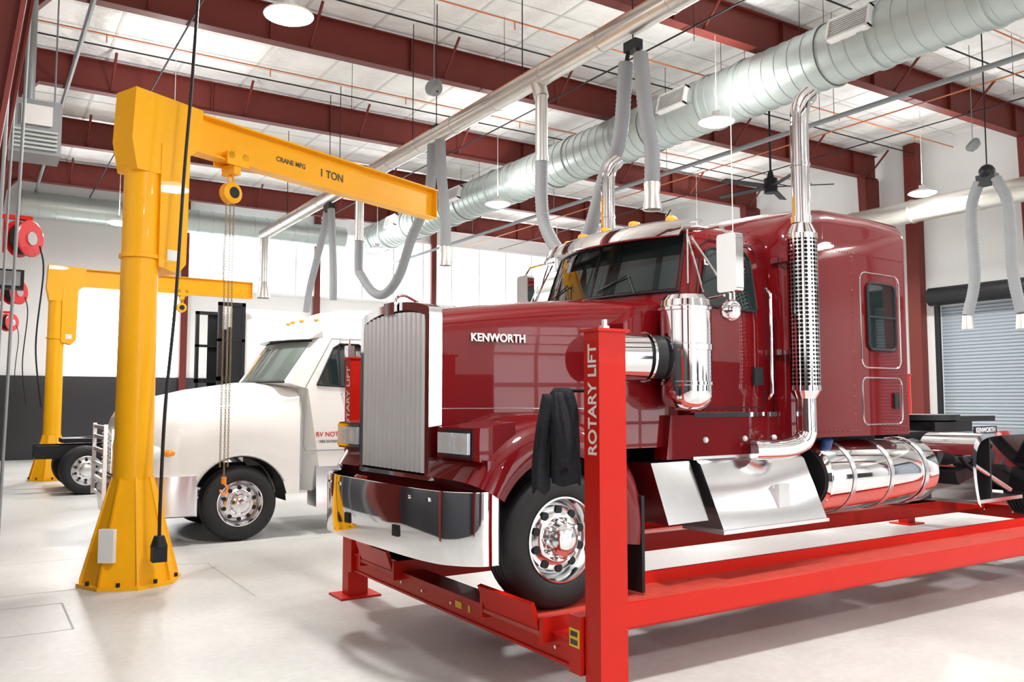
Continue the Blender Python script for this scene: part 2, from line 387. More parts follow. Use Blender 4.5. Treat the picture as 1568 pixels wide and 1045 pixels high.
# ------------------------------------------------------------ ceiling fan, speakers
e=empty('ceiling_fan',(16.2,13.7,7.15))
g=G(); g.cyl((0,0,.1),(0,0,ZR-7.15),.025,n=8).cyl((0,0,-.15),(0,0,.2),.16,n=20).cyl((0,0,.2),(0,0,.4),.1,.05,n=16); g.out('motor','dark',e)
g=G()
for k in range(5):
    mt=Matrix.Rotation(2*pi*k/5+.5,4,'Z')@Matrix.Rotation(.2,4,'X'); g.box((.15,-.09,-.01),(1.45,.09,.01),mt)
g.out('blades','dark',e,0)
for (x,y,z) in ((6.7,13.1,7.5),(18.1,9.8,7.5)):
    e=empty('pendant_speaker',(x,y,z)); g=G(); g.rev([(.02,.12),(.12,.1),(.17,.0),(.15,-.05),(.02,-.06)],(0,0,0),(.2,-.5,-.6),20); g.cyl((0,0,.1),(0,0,ZR-z),.008,n=5); g.out('horn','grey',e)
# ------------------------------------------------------------ wheels
def wheel(par,u,vo,z,side,r=.5,front=True,dual=False,n='wheel'):
    ax=(0,side,0); c=(u,vo,z); s=r/.5
    prof=[(.285,-.05),(.30,-.012),(.33,0),(.40,.006),(.45,-.006),(.478,-.03),(.492,-.055)]
    for k in range(4):
        a=-.075-k*.045; prof+=[(.497,a),(.497,a-.022),(.486,a-.026),(.486,a-.036),(.497,a-.04)]
    prof+=[(.492,-.262),(.475,-.285),(.40,-.305),(.30,-.295),(.285,-.25)]
    G().rev([(a*s,b) for a,b in prof],c,ax,56).out(n+'_tyre','tyre',par,50)
    if front: rp=[(.285,-.27),(.287,-.05),(.30,-.018),(.303,-.004),(.292,-.002),(.283,-.02),(.272,-.05),(.262,-.10),(.255,-.125),(.245,-.10),(.225,-.075),(.185,-.055),(.165,-.045),(.15,-.045),(.125,-.048),(.118,-.03),(.115,.02),(.10,.03),(.085,.045),(.06,.055),(0,.058)]
    else: rp=[(.285,-.27),(.287,-.05),(.30,-.018),(.303,-.004),(.292,-.002),(.283,-.02),(.275,-.12),(.262,-.19),(.24,-.22),(.17,-.20),(.13,-.20),(.125,-.12),(.12,-.06),(.08,-.05),(0,-.05)]
    G().rev([(a*s,b) for a,b in rp],c,ax,56).out(n+'_rim','alu' if not front else 'chromeb',par,28)
    g=G(); gl=G(); d=.0 if front else -.15
    for k in range(10):
        a=2*pi*(k+.5)/10; rr=.207*s
        p=Vector((u+rr*cos(a),vo,z+rr*sin(a)))
        g.cyl(p+Vector((0,side*(-.085+d),0)),p+Vector((0,side*(-.053+d),0)),.030,n=14)
        a=2*pi*k/10; rr=.142*s; p=Vector((u+rr*cos(a),vo,z+rr*sin(a)))
        gl.cyl(p+Vector((0,side*(-.05+d),0)),p+Vector((0,side*(.0+d),0)),.018,.014,n=8)
    g.out(n+'_hand_holes','black',par); gl.out(n+'_lug_nuts','chrome',par)
    if dual: G().rev([(a*s,b-.33) for a,b in prof],c,ax,48).out(n+'_inner_tyre','tyre',par,50)
def fender(par,uc,zc,side,m,a0=150,a1=-8,n=30,name='fender',v=1.20):
    rs=[]
    for i in range(n+1):
        t=i/n; a=rad(a0+(a1-a0)*t)
        k=1+.02*sin(pi*t)-.10*max(0,(t-.75)/.25)
        pts=[(.60,v-.03),(.60,v+.01),(.64,v+.03),(.74,v+.015),(.82,v-.04),(.865,v-.13),(.885,v-.28),(.89,v-.62),(.62,v-.62)]
        ring=[]
        for j,(r,vv) in enumerate(pts):
            rr=r if r<=.64 else .62+(r-.62)*k
            ring.append((uc+rr*cos(a),side*vv,zc+rr*sin(a)))
        rs.append(ring)
    G().rings(rs).out(name,m,par,50)
    rs=[[(uc+.59*cos(rad(a0+(a1-a0)*i/n)),side*vv,zc+.59*sin(rad(a0+(a1-a0)*i/n))) for vv in (v-.03,v-.7)] for i in range(n+1)]
    G().rings(rs,closed=False,cap=False).out(name+'_liner','black',par)
# ============================================================ RED TRUCK
T=empty('semi_truck',(2.83,6.12,.458),rad(2.5))
HF,HR=.555,.90
def hwid(u): return HF+(HR-HF)*u/2.15
def hoodsec(u):
    t=u/2.15; w=hwid(u); zt=2.13+.22*t+.03*sin(pi*t)
    half=[(0,zt+.05),(.30*w,zt+.045),(.6*w,zt+.03),(.82*w,zt+.0),(.93*w,zt-.035),(.985*w,zt-.09),(w,zt-.17),(w,1.85),(w+.005,1.5),(w+.01,1.12)]
    return [(u,-a,b) for a,b in half[::-1]]+[(u,a,b) for a,b in half[1:]]
G().rings([hoodsec(.03+2.12*i/16) for i in range(17)]).out('hood','red',T,50)
g=G()
for s in (-1,1):
    g.tube([(.04+2.1*i/10,s*(hwid(.04+2.1*i/10)+.004),1.42) for i in range(11)],.005,n=6)
g.tube([(u,0,2.18+.22*u/2.15+.03*sin(pi*u/2.15)) for u in [.05+.2*i for i in range(11)]],.009,n=6)
g.out('hood_trim','chrome',T)
gw,gb,gt=.585,.90,2.17
def gtop(v): return gt+.075*(1-(abs(v)/gw)**2.6)
outer=[(-gw,gb)]+[(-gw,gt-.06)]+[(gw*(-1+2*i/16)*.985,gtop(gw*(-1+2*i/16))) for i in range(17)]+[(gw,gt-.06),(gw,gb)]
inner=[(a*.90,(b-1.5)*.93+1.5-.01) for a,b in outer]
n=len(outer)
vs=[(-.05,a,b) for a,b in outer]+[(-.05,a,b) for a,b in inner]+[(.06,a,b) for a,b in outer]+[(.0,a,b) for a,b in inner]
fs=[]
for i in range(n):
    j=(i+1)%n; fs+=[[i,j,n+j,n+i],[i,j,2*n+j,2*n+i],[n+i,n+j,3*n+j,3*n+i]]
mk('grille_shell',vs,fs,'chrome',T,40)
g=G(); g.prism([(a*.91,(b-1.5)*.94+1.5) for a,b in outer],'x',0.01,.03); g.out('grille_core','dark',T,0)
g=G()
for k in range(14):
    v=-.49+k*.98/13; top=gtop(v)*.93+1.5*.07-.03
    g.prism([(-.060,v-.006),(-.052,v-.018),(-.035,v-.027),(.005,v-.029),(.005,v+.029),(-.035,v+.027),(-.052,v+.018),(-.060,v+.006)],'z',gb+.05,top)
g.out('grille_bars','bar',T,50)
g=G(); g.prism([(-.085,-.09),(-.06,-.09),(-.06,.09),(-.085,.09)],'z',gt-.02,gt+.08); g.out('grille_badge','chrome',T,0,.008)
g=G(); g.tube(spline([(-.03,0,gt+.05),(-.02,0,gt+.12),(.05,0,gt+.15),(.18,0,gt+.10)],6),lambda i:.014,n=8); g.out('hood_ornament','chrome',T)
# bumper
plan=[(.14,-1.215),(.05,-1.21),(-.03,-1.165),(-.12,-1.06),(-.18,-.92),(-.215,-.6),(-.22,0),(-.215,.6),(-.18,.92),(-.12,1.06),(-.03,1.165),(.05,1.21),(.14,1.215)]
plan=[(p.x,p.y) for p in spline([(a,b,0) for a,b in plan],4)]
rs=[]
for (u,v) in plan:
    rs.append([(u+.03,v*.975,.86),(u+.004,v,.865),(u,v,.855),(u-.003,v*1.001,.62),(u,v,.385),(u+.005,v,.375),(u+.03,v*.975,.38)])
G().rings(rs,closed=False,cap=False).out('bumper','chrome',T,60)
rs=[[(u+.035,v*.97,.855),(u+.035,v*.97,.385)] for u,v in plan]
G().rings(rs,closed=False,cap=False).out('bumper_back','dark',T)
g=G()
for v in (-.42,.42): g.box((-.232,v-.045,.50),(-.20,v+.045,.58))
g.out('tow_holes','black',T,0)
g=G()
for v in (-.85,-.6,.6,.85): g.cyl((-.225 if abs(v)<.7 else -.205,v,.80),(-.17,v,.80),.014,n=10)
g.out('bumper_bolts','chrome',T)
box('front_crossmember',(.1,-.55,.4),(.3,.55,.86),'dark',T)
box('radiator_apron',(.02,-.58,.80),(.12,.58,.93),'red',T)
for s in (-1,1):
    fender(T,.71,.49,s,'red')
    g=G(); g.prism([(.12,.95),(.10,1.18),(.22,1.30),(.5,1.385),(.9,1.37),(1.2,1.25),(1.5,1.05),(1.5,.8),(.2,.8)],'y',s*.5,s*.72); g.out('fender_bridge','red',T,0,.02)
    v0,v1=sorted((s*.64,s*1.13))
    g=G(); g.rings([[(.0,v0,1.07),(.0,v1,1.07),(.0,v1,1.29),(.0,v0,1.29)],[(.34,v0,1.0),(.34,v1,1.0),(.34,v1,1.33),(.34,v0,1.33)]]); g.out('headlight_pod','red',T,0,.025)
    g=G(); g.box((-.02,v0+.02,1.085),(.02,v1-.02,1.28)); g.out('headlight_bezel','chrome',T,0,.015)
    g=G()
    for q in (0,1):
        a=v0+.045+q*.205; g.box((-.032,a,1.11),(-.015,a+.195,1.255))
    g.out('headlight_lens','lens',T,0,.008)
    g=G()
    for q in (0,1):
        a=v0+.045+q*.205
        g.rev([(.0,-.0335),(.048,-.0335),(.053,-.033)],(0,a+.0975,1.1825),(1,0,0),20)
    g.out('headlight_reflector','bar',T,20)
    G().prism([(.06,s*.56),(.08,s*1.17),(.25,s*1.17),(.25,s*.56)],'z',.84,1.07).out('fender_apron','red',T,0,.02)
    g=G(); g.box((1.47,min(s*.72,s*1.2),.02),(1.50,max(s*.72,s*1.2),.75)); g.out('mud_flap','black',T,0,.008)
wheel(T,.71,-1.2,.49,-1,n='front_wheel_near'); wheel(T,.71,1.2,.49,1,n='front_wheel_far')
cyl('front_axle',(.71,-.9,.42),(.71,.9,.42),.06,'dark',T)
text('hood_lettering','KENWORTH',.086,face_mY((.29,-(hwid(.29)+.012),1.93),-math.atan((HR-HF)/2.15)),'label',T,.006,'LEFT',.94)
def lerp(pts,z):
    if z<=pts[0][0]: return pts[0][1]
    for (a,b),(c,d) in zip(pts,pts[1:]):
        if z<=c: return b+(d-b)*(z-a)/(c-a)
    return pts[-1][1]
def hw(z): return lerp([(1.15,1.0),(1.6,1.03),(2.3,1.03),(2.9,.95),(3.0,.90),(3.07,.76),(3.10,.5)],z)
def uf(z): return lerp([(1.15,1.98),(2.38,1.98),(2.95,2.16),(3.02,2.24),(3.07,2.4),(3.10,2.7)],z)
def cpt(s,z,off=0): return (uf(z)+.24*abs(s)**2.4-off,s*hw(z),z)
zs=[1.15,1.4,1.8,2.2,2.38,2.6,2.8,2.95,3.02,3.05,3.07,3.09,3.10]
rs=[]
for z in zs:
    w=hw(z); ring=[cpt(-1+2*i/16,z) for i in range(17)]
    ring+=[(2.9,w,z),(3.30,w,z),(3.36,w-.05,z),(3.36,-w+.05,z),(3.30,-w,z),(2.9,-w,z)]
    rs.append(ring)
G().rings(rs).out('cab','red',T,40)
for a,b,nm in ((-.90,-.02,'windshield_near'),(.02,.90,'windshield_far')):
    rs=[[cpt(a+(b-a)*i/10,z,.012) for i in range(11)] for z in (2.44,2.6,2.78,2.92)]
    G().rings(rs,closed=False,cap=False).out(nm,'glass',T,60)
g=G()
for z in (2.42,2.935): g.tube([cpt(-.93+1.86*i/20,z,.012) for i in range(21)],.013,n=6)
for s in (-.92,0,.92): g.tube([cpt(s,z,.014) for z in (2.42,2.6,2.8,2.935)],.013,n=6)
g.out('windshield_gasket','black',T)
g=G()
for s0 in (-.55,.3):
    g.tube([cpt(s0,2.42,.03),cpt(s0+.1,2.6,.035),cpt(s0+.45,2.48,.03)],.007,n=5)
g.out('wipers','black',T)
rs=[]
for i in range(21):
    s=-1+i/10; p=cpt(s,2.98); y=p[1]*1.04
    rs.append([(p[0]+.05,y,3.075),(p[0]-.10,y,3.065),(p[0]-.20,y*1.01,3.02),(p[0]-.27,y*1.01,2.90),(p[0]-.26,y*1.01,2.89),(p[0]-.18,y,3.0),(p[0]-.08,y,3.04),(p[0]+.05,y,3.05)])
G().rings(rs).out('sun_visor','chrome',T,40)
g=G()
for k in range(5):
    s=(-.80,-.40,0,.40,.80)[k]; p=cpt(s,3.0)
    g.sphere((p[0]-.02,p[1],3.095),.038,10,sc=(2.0,.95,.8))
g.out('clearance_lights','amber',T)
def spanel(name,pts,off,m,s=-1,fw=hw,bev=0):
    g=G(); g.rings([[(u,s*(fw(z)+off),z) for u,z in pts],[(u,s*(fw(z)-.03),z) for u,z in pts]]); return g.out(name,m,T,0,bev)
def rrect(u0,u1,z0,z1,r=.06,n=4):
    o=[]
    for cx,cz,a0 in ((u1-r,z0+r,-90),(u1-r,z1-r,0),(u0+r,z1-r,90),(u0+r,z0+r,180)):
        for i in range(n+1):
            a=rad(a0+90*i/n); o.append((cx+r*cos(a),cz+r*sin(a)))
    return o
for s in (-1,1):
    win=[(2.36,2.30),(3.05,2.28),(3.07,2.32),(3.06,2.76),(3.0,2.82),(2.56,2.82),(2.49,2.79),(2.35,2.36)]
    spanel('door_window',win,.008,'glass',s)
    g=G(); g.tube([(u,s*(hw(z)+.01),z) for u,z in win+win[:1]],.013,n=6); g.out('door_window_trim','black',T)
    dr_=[(2.30,1.42),(3.16,1.42),(3.18,1.5),(3.17,2.80),(3.10,2.90),(2.55,2.90),(2.44,2.84),(2.28,2.30),(2.27,1.5),(2.30,1.42)]
    g=G(); g.tube([(u,s*(hw(z)+.001),z) for u,z in dr_],.006,n=6); g.out('door_seam','dark',T)
    g=G(); g.box((3.0,min(s*1.03,s*1.06),1.62),(3.12,max(s*1.03,s*1.06),1.78)); g.out('door_handle','black',T,0,.01)
    g=G(); g.tube([(3.20,s*1.05,1.5),(3.20,s*1.09,1.55),(3.20,s*1.09,2.45),(3.20,s*1.04,2.5)],.016,n=8); g.out('grab_bar','chrome',T)
    g=G(); g.box((2.22,min(s*.98,s*1.06),1.34),(3.34,max(s*.98,s*1.06),1.38)); g.out('sill_trim','chrome',T,0,.008)
    G().prism([(1.9,1.0),(3.4,1.0),(3.4,1.36),(1.95,1.36)],'y',s*.9,s*1.05).out('cab_skirt','red',T,0,.02)
    g=G()
    for u in (2.35,2.85,3.25): g.sphere((u,s*1.06,1.15),.026,10)
    g.out('skirt_lights','lens',T)
    g=G()
    for k in range(14): g.sphere((2.3+k*.08,s*(hw(1.45)+.002),1.395),.006,6)
    for k in range(22): g.sphere((3.26,s*(hw(1.5+k*.06)+.001),1.5+k*.06),.006,6)
    for k in range(12): g.sphere((2.45+k*.07,s*(hw(2.95)+.003),2.945),.006,6)
    g.out('cab_rivets','red',T)
    G().prism([(1.5,1.1),(2.1,1.1),(2.1,2.30),(1.75,2.26),(1.5,2.1)],'y',s*.78,s*.985).out('cowl','red',T,0,.04)
text('door_badge','L',.1,face_mY((2.43,-1.0,2.66)),'label',T)
sw=1.16
def slsec(u,zt,w=sw,zb=1.14):
    r=.16; half=[(0,zt+.05),(.5*w,zt+.035),(w-r-.05,zt)]+[(w-r+r*sin(rad(a)),zt-r+r*cos(rad(a))) for a in (15,35,55,75,90)]+[(w,2.2),(w,zb)]
    return [(u,-a,b) for a,b in half[::-1]]+[(u,a,b) for a,b in half[1:]]
G().rings([slsec(3.36,3.04,1.08),slsec(3.40,3.09,1.14),slsec(3.55,3.21),slsec(3.75,3.31),slsec(4.0,3.345),slsec(4.6,3.36),slsec(5.25,3.35),slsec(5.32,3.32,1.15),slsec(5.36,3.24,1.09)]).out('sleeper','red',T,38)
for s in (-1,1):
    fw=lambda z:sw
    spanel('sleeper_window',rrect(4.60,5.08,1.99,2.66,.07),.010,'glass',s,fw)
    g=G()
    for R in (rrect(4.60,5.08,1.99,2.66,.07),): g.tube([(u,s*(sw+.012),z) for u,z in R+R[:1]],.016,n=6)
    g.box((4.6,min(s*sw,s*(sw+.025)),2.31),(5.08,max(s*sw,s*(sw+.025)),2.33)); g.out('sleeper_window_frame','black',T)
    g=G()
    for R in (rrect(4.49,5.18,1.81,2.76,.09),rrect(4.49,5.18,1.25,1.71,.07)): g.tube([(u,s*(sw+.002),z) for u,z in R+R[:1]],.008,n=6)
    g.out('sleeper_hatch_trim','chromeb',T)
    g=G(); g.box((5.02,min(s*sw,s*(sw+.02)),1.40),(5.10,max(s*sw,s*(sw+.02)),1.56)); g.out('hatch_latch','black',T,0,.008)
    g=G()
    for k in range(36): g.sphere((3.6+k*.047,s*(sw+.001),2.93),.006,6)
    for k in range(30):
        g.sphere((3.7,s*(sw+.001),1.3+k*.055),.006,6); g.sphere((4.36,s*(sw+.001),1.3+k*.055),.006,6)
    for k in range(26): g.sphere((3.4+k*.075,s*(sw+.001),1.19),.007,6)
    g.out('rivets','red',T)
# stacks
for s in (-1,1):
    v=s*1.31; u=3.38
    g=G(); g.cyl((u,v,1.22),(u,v,1.55),.09).cyl((u,v,2.9),(u,v,4.02),.082); g.tube(spline([(u,v,3.98),(u+.01,v,4.1),(u+.06,v,4.22),(u+.15,v,4.30)],5),.083,n=20)
    g.tube(spline([(u,v,1.28),(u,v,1.19),(u-.05,v*.98,1.11),(u-.2,v*.94,1.06),(u-.5,v*.86,1.05)],5),.088,n=18)
    g.cyl((u,v,3.08),(u,v,3.14),.095).cyl((u,v,3.6),(u,v,3.63),.09); g.out('exhaust_stack','chrome',T)
    g=G(); g.cyl((u,v,1.60),(u,v,2.94),.132,n=40); g.out('muffler_guard','perf',T)
    g=G(); g.cyl((u,v,2.98),(u,v,3.08),.132,.085,n=36).cyl((u,v,1.50),(u,v,1.57),.09,.132,n=36).cyl((u,v,2.93),(u,v,2.98),.136,n=36).cyl((u,v,1.57),(u,v,1.61),.136,n=36); g.out('muffler_ends','chrome',T)
    G().box((u-.05,min(v,s*1.0),1.9),(u+.02,max(v,s*1.0),1.95)).box((u-.05,min(v,s*1.0),2.75),(u+.02,max(v,s*1.0),2.8)).out('stack_bracket','chrome',T)
    u=1.98; v=s*1.20
    G().rev([(0,1.40),(.10,1.405),(.15,1.43),(.195,1.48),(.208,1.51),(.208,1.6),(.218,1.605),(.218,1.63),(.208,1.635),(.208,1.88),(.218,1.885),(.218,1.93),(.208,1.935),(.208,2.2),(.218,2.205),(.218,2.23),(.208,2.24),(.20,2.29),(.165,2.33),(.06,2.36),(0,2.36)],(u,v,0),(0,0,1),40).out('air_cleaner','chrome',T,30)
    g=G(); g.cyl((1.30,s*.90,1.83),(1.66,s*1.04,1.83),.19,n=28).cyl((1.66,s*1.04,1.83),(1.68,s*1.045,1.83),.205,n=28); g.out('intake_elbow','chrome',T)
    g=G(); g.cyl((1.675,s*1.045,1.83),(1.80,s*1.1,1.83),.175,n=28); g.out('intake_boot','black',T)
    g=G(); g.box((1.95,min(s*.98,s*1.1),1.6),(2.01,max(s*.98,s*1.1),2.2)); g.out('air_cleaner_bracket','dark',T)
    u=2.23; v=s*1.42
    g=G(); g.prism(rrect(v-.10,v+.10,2.36,2.84,.03),'x',u,u+.09); g.out('mirror_shell','chrome',T,0,.012)
    G().prism(rrect(v-.085,v+.085,2.37,2.81,.03),'x',u+.09,u+.095).out('mirror_glass','chrome',T,0)
    g=G(); g.tube([(u+.04,v,2.36),(u+.04,v,2.27)],.012,n=8).tube([(u+.04,v,2.84),(u+.04,v-s*.1,2.92),(2.3,s*.95,2.93)],.012,n=8).tube([(u+.04,v-s*.06,2.34),(2.3,s*1.02,2.33)],.012,n=8).tube([(2.3,s*.97,2.9),(u+.04,v,2.34)],.010,n=8).tube([(2.25,s*.98,2.9),(2.2,s*1.2,2.38)],.009,n=8).tube([(2.25,s*.98,2.95),(2.1,s*1.12,2.45)],.009,n=8)
    g.out('mirror_arms','chrome',T)
    g=G(); g.rev([(0,-.085),(.05,-.07),(.085,-.03),(.095,.01),(.09,.03),(0,.035)],(u+.03,v,2.21),(1,0,0),24); g.out('spot_mirror','chrome',T)
    g=G(); g.rings([[(2.22,s*.80,1.0),(2.22,s*1.05,1.0),(2.24,s*1.10,.95),(2.35,s*1.24,.42),(2.35,s*1.22,.40),(2.35,s*.8,.40)],[(3.60,s*.80,1.0),(3.60,s*1.05,1.0),(3.62,s*1.10,.95),(3.74,s*1.24,.42),(3.74,s*1.22,.40),(3.74,s*.8,.40)]]); g.out('battery_step_box','chromeb',T,0,.012)
    g=G()
    for (uu,zz,vv) in ((2.20,1.0,1.06),(2.33,.40,1.26)): g.box((uu,min(s*.8,s*vv),zz-.014),(uu+1.42,max(s*.8,s*vv),zz+.014))
    for k in range(9): g.box((2.35+k*.14,min(s*.84,s*1.03),1.014),(2.42+k*.14,max(s*.84,s*1.03),1.03))
    g.box((3.1,min(s*1.17,s*1.215),.55),(3.25,max(s*1.17,s*1.215),.75))
    g.out('step_treads','alu',T,0)
    g=G(); g.rings([[(1.72,s*.7,.98),(1.72,s*1.05,.98),(1.78,s*1.18,.50),(1.78,s*.7,.50)],[(2.18,s*.7,.98),(2.18,s*1.03,.98),(2.26,s*1.16,.50),(2.26,s*.7,.50)]]); g.out('front_tool_step','chromeb',T,0,.02)
    c=(0,s*.93,.75)
    G().rev([(0,3.80),(.30,3.80),(.33,3.82),(.34,3.85),(.34,5.64),(.33,5.67),(.30,5.69),(0,5.69)],c,(1,0,0),56).out('fuel_tank','chrome',T,30)
    g=G()
    for uu in (4.12,4.75,5.38): g.rev([(.345,uu),(.352,uu+.005),(.352,uu+.055),(.345,uu+.06)],c,(1,0,0),56)
    g.out('tank_straps','alu',T); g=G(); g.cyl((3.98,s*1.08,1.03),(3.96,s*1.12,1.12),.05); g.out('tank_cap','blue',T)
    G().rev([(0,3.78),(.28,3.78),(.28,3.80)],c,(1,0,0),40).out('tank_end','dark',T)
g=G()
for s in (-1,1): g.box((.2,min(s*.40,s*.48),.72),(10.5,max(s*.40,s*.48),1.0))
for u in (1.5,3.2,5.5,6.6,8.6,10.1): g.box((u,-.42,.75),(u+.15,.42,.95))
g.box((1.0,-.38,.5),(2.6,.38,1.1)).box((2.0,-.8,.95),(5.25,.8,1.15)).cyl((2.6,0,.7),(8.3,0,.6),.07)
g.out('frame_rails','dark',T)
g=G(); g.cyl((7.5,0,1.24),(7.5,0,1.31),.5,n=28).prism([(7.6,-.45),(8.5,-.5),(8.5,-.1),(7.9,-.05),(7.9,.05),(8.5,.1),(8.5,.5),(7.6,.45)],'z',1.22,1.29).box((7.1,-.45,1.0),(8.0,.45,1.22)).box((6.2,-.5,1.0),(6.9,.5,1.12)).cyl((6.6,-.3,1.1),(6.6,-.3,1.45),.02); g.out('fifth_wheel','dark',T)
g=G(); g.box((5.4,-.5,1.0),(6.5,.5,1.04)).tube(spline([(5.4,-.3,1.3),(5.7,-.35,1.15),(6.0,-.25,1.25),(6.3,-.1,1.1)],6),.02).tube(spline([(5.4,-.1,1.4),(5.8,-.1,1.2),(6.2,0,1.2)],6),.018).cyl((5.75,-.75,.85),(6.1,-.75,.85),.14).box((5.75,-.9,.4),(6.15,-.5,.6)).cyl((5.9,-1.0,.55),(6.2,-1.0,.9),.03); g.out('deck_plate','dark',T)
for s in (-1,1):
    pr=spline([(6.48,0,.36),(6.43,0,.55),(6.40,0,.80),(6.44,0,.99),(6.56,0,1.09),(6.8,0,1.13),(7.3,0,1.14),(7.95,0,1.14)],5)
    g=G(); rs=[[(p.x,s*.62,p.z),(p.x,s*1.24,p.z),(p.x+.015,s*1.24,p.z-.015),(p.x+.015,s*.62,p.z-.015)] for p in pr]
    g.rings(rs)
    g.rings([[(p.x,s*1.24,p.z),(p.x+.05,s*1.25,p.z-.05),(p.x+.04,s*1.23,p.z-.04)] for p in pr]); g.out('quarter_fender','chrome',T,40)
    g=G(); g.cyl((6.5,s*1.15,.80),(7.4,s*1.15,.45),.03).box((6.5,min(s*.6,s*1.2),.34),(7.6,max(s*.6,s*1.2),.38)); g.out('fender_bracket','chromeb',T)
    G().box((6.9,min(s*.6,s*1.18),.35),(6.93,max(s*.6,s*1.18),1.08)).out('fender_flap','black',T,0)
    G().rings([[(7.72,s*.62,.40),(7.72,s*1.24,.40),(7.75,s*1.24,.40),(7.75,s*.62,.40)],[(7.78,s*.62,.75),(7.78,s*1.24,.75),(7.81,s*1.24,.75),(7.81,s*.62,.75)],[(7.92,s*.62,1.12),(7.92,s*1.24,1.12),(7.95,s*1.24,1.12),(7.95,s*.62,1.12)]]).out('quarter_fender_rear','chrome',T,40)
    for k,u in enumerate((8.85,10.15)): wheel(T,u,s*1.22,.49,s,front=False,dual=True,n='drive_wheel')
    cyl('marker',(5.62,s*1.0,1.0),(5.62,s*1.06,1.0),.04,'amber',T)
g=G(); g.box((6.42,-1.262,1.12),(6.92,-1.25,1.20)); g.out('nameplate','dark',T,0)
text('nameplate_lettering','KENWORTH',.075,face_mY((6.45,-1.264,1.133)),'label',T,.001)
for u in (8.85,10.15): cyl('rear_axle',(u,-.9,.49),(u,.9,.49),.09,'dark',T)
g=G(); g.cyl((2.4,-1.35,2.3),(2.4,-1.35,4.1),.004,n=5).cyl((2.4,-1.35,2.3),(2.4,-1.35,2.5),.01,n=6); g.out('antenna','label',T)
# ============================================================ LIFT
Lf=empty('four_post_lift')
def rpost(x,y,nm):
    sx,sy=.105,.075
    g=G(); g.box((x-sx,y-sy,.0),(x+sx,y+sy,2.36)); g.out(nm,'lift',Lf,0,.012)
    g=G(); g.box((x-.21,y-.17,0),(x+.21,y+.17,.02)); g.out(nm+'_base','lift',Lf,0)
    g=G(); g.box((x-.125,y-.095,2.36),(x+.125,y+.095,2.378)); g.out(nm+'_cap','lift',Lf,0)
    g=G(); g.cyl((x,y,2.37),(x,y,2.44),.018,n=10).cyl((x,y,2.378),(x,y,2.40),.035,n=6); g.out(nm+'_cable_stud','alu',Lf,0)
    mt=Matrix(((0,0,-1,x-sx-.001),(0,1,0,y-.045),(1,0,0,1.60),(0,0,0,1)))
    text(nm+'_lettering','ROTARY LIFT',.112,mt,'label',Lf,.001,'LEFT',1.02)
for x in (3.30,12.6):
    for y,nm in ((4.11,'post_near'),(8.10,'post_far')): rpost(x,y,nm)
for x in (3.21,12.5):
    g=G(); g.box((x,4.20,.295),(x+.20,8.02,.446)).box((x-.014,4.20,.28),(x+.214,8.02,.298)).box((x-.014,4.20,.441),(x+.214,8.02,.4555)); g.out('crossbeam','lift',Lf,0)
    for y in (4.26,7.95):
        g=G(); g.box((x-.04,y-.06,.27),(x+.24,y+.06,.62)); g.out('crossbeam_carriage','lift',Lf,0,.01)
    g=G()
    for y in (4.5,5.4,5.9,6.4,6.8,7.7): g.cyl((x-.02,y,.37),(x-.012,y,.37),.012,n=8)
    g.out('crossbeam_bolts','alu',Lf)
for (a,b) in ((4.58,5.30),(6.84,7.56)):
    g=G(); g.box((3.13,a,.43),(14.0,b,.457)); g.out('runway_deck','liftworn',Lf,0)
    g=G(); g.box((3.125,a-.035,.39),(14.0,a-.001,.55)).box((3.125,b+.001,.39),(14.0,b+.035,.55)).box((3.48,a+.01,.36),(12.4,b-.01,.428)); g.out('runway_side','lift',Lf,0,.004)
    g=G(); g.prism([(3.135,.458),(3.165,.458),(3.10,.64),(3.07,.63)],'y',a+.02,b-.02); g.out('wheel_stop','lift',Lf,0,.004)
g=G(); g.box((3.165,4.21,.43),(3.1685,4.31,.54)); g.out('warning_label','labely',Lf,0)
g=G(); g.box((3.162,4.225,.495),(3.1645,4.295,.525)).box((3.162,4.225,.445),(3.1645,4.295,.475)); g.out('warning_print','letter',Lf,0)
g=G(); g.box((3.206,5.75,.35),(3.209,5.85,.40)).box((3.206,5.62,.35),(3.209,5.65,.40)); g.out('spec_label','labely',Lf,0)
# jacket
J=empty('hanging_jacket',(3.24,4.36,0))
def drape(nm,cx,cy,z0,z1,w,d,ph):
    rs=[]
    for i in range(19):
        t=i/18; z=z1+(z0-z1)*t; ww=w*(.42+.63*min(1,t*4)**.5)*(1-.10*t); ring=[]
        for k in range(32):
            a=2*pi*k/32; f=1+.13*sin(4*a+ph+2.2*t)+.07*sin(9*a+ph*2-3*t)
            ring.append((cx+.04*t*sin(ph)+d*(.5+.5*min(1,t*3))*f*cos(a),cy+ww*f*sin(a)*.9+.02*sin(5*t+ph),z+.025*sin(3*a+ph)*t))
        rs.append(ring)
    G().rings(rs).out(nm,'cloth',J,80)
drape('body',-.04,.06,1.42,2.02,.155,.075,.3); drape('sleeve_a',-.12,-.02,1.50,1.99,.065,.05,1.7); drape('sleeve_b',-.11,.15,1.36,1.98,.07,.05,3.9)
cyl('hook',(.04,-.16,2.0),(-.05,.05,2.0),.012,'dark',J)
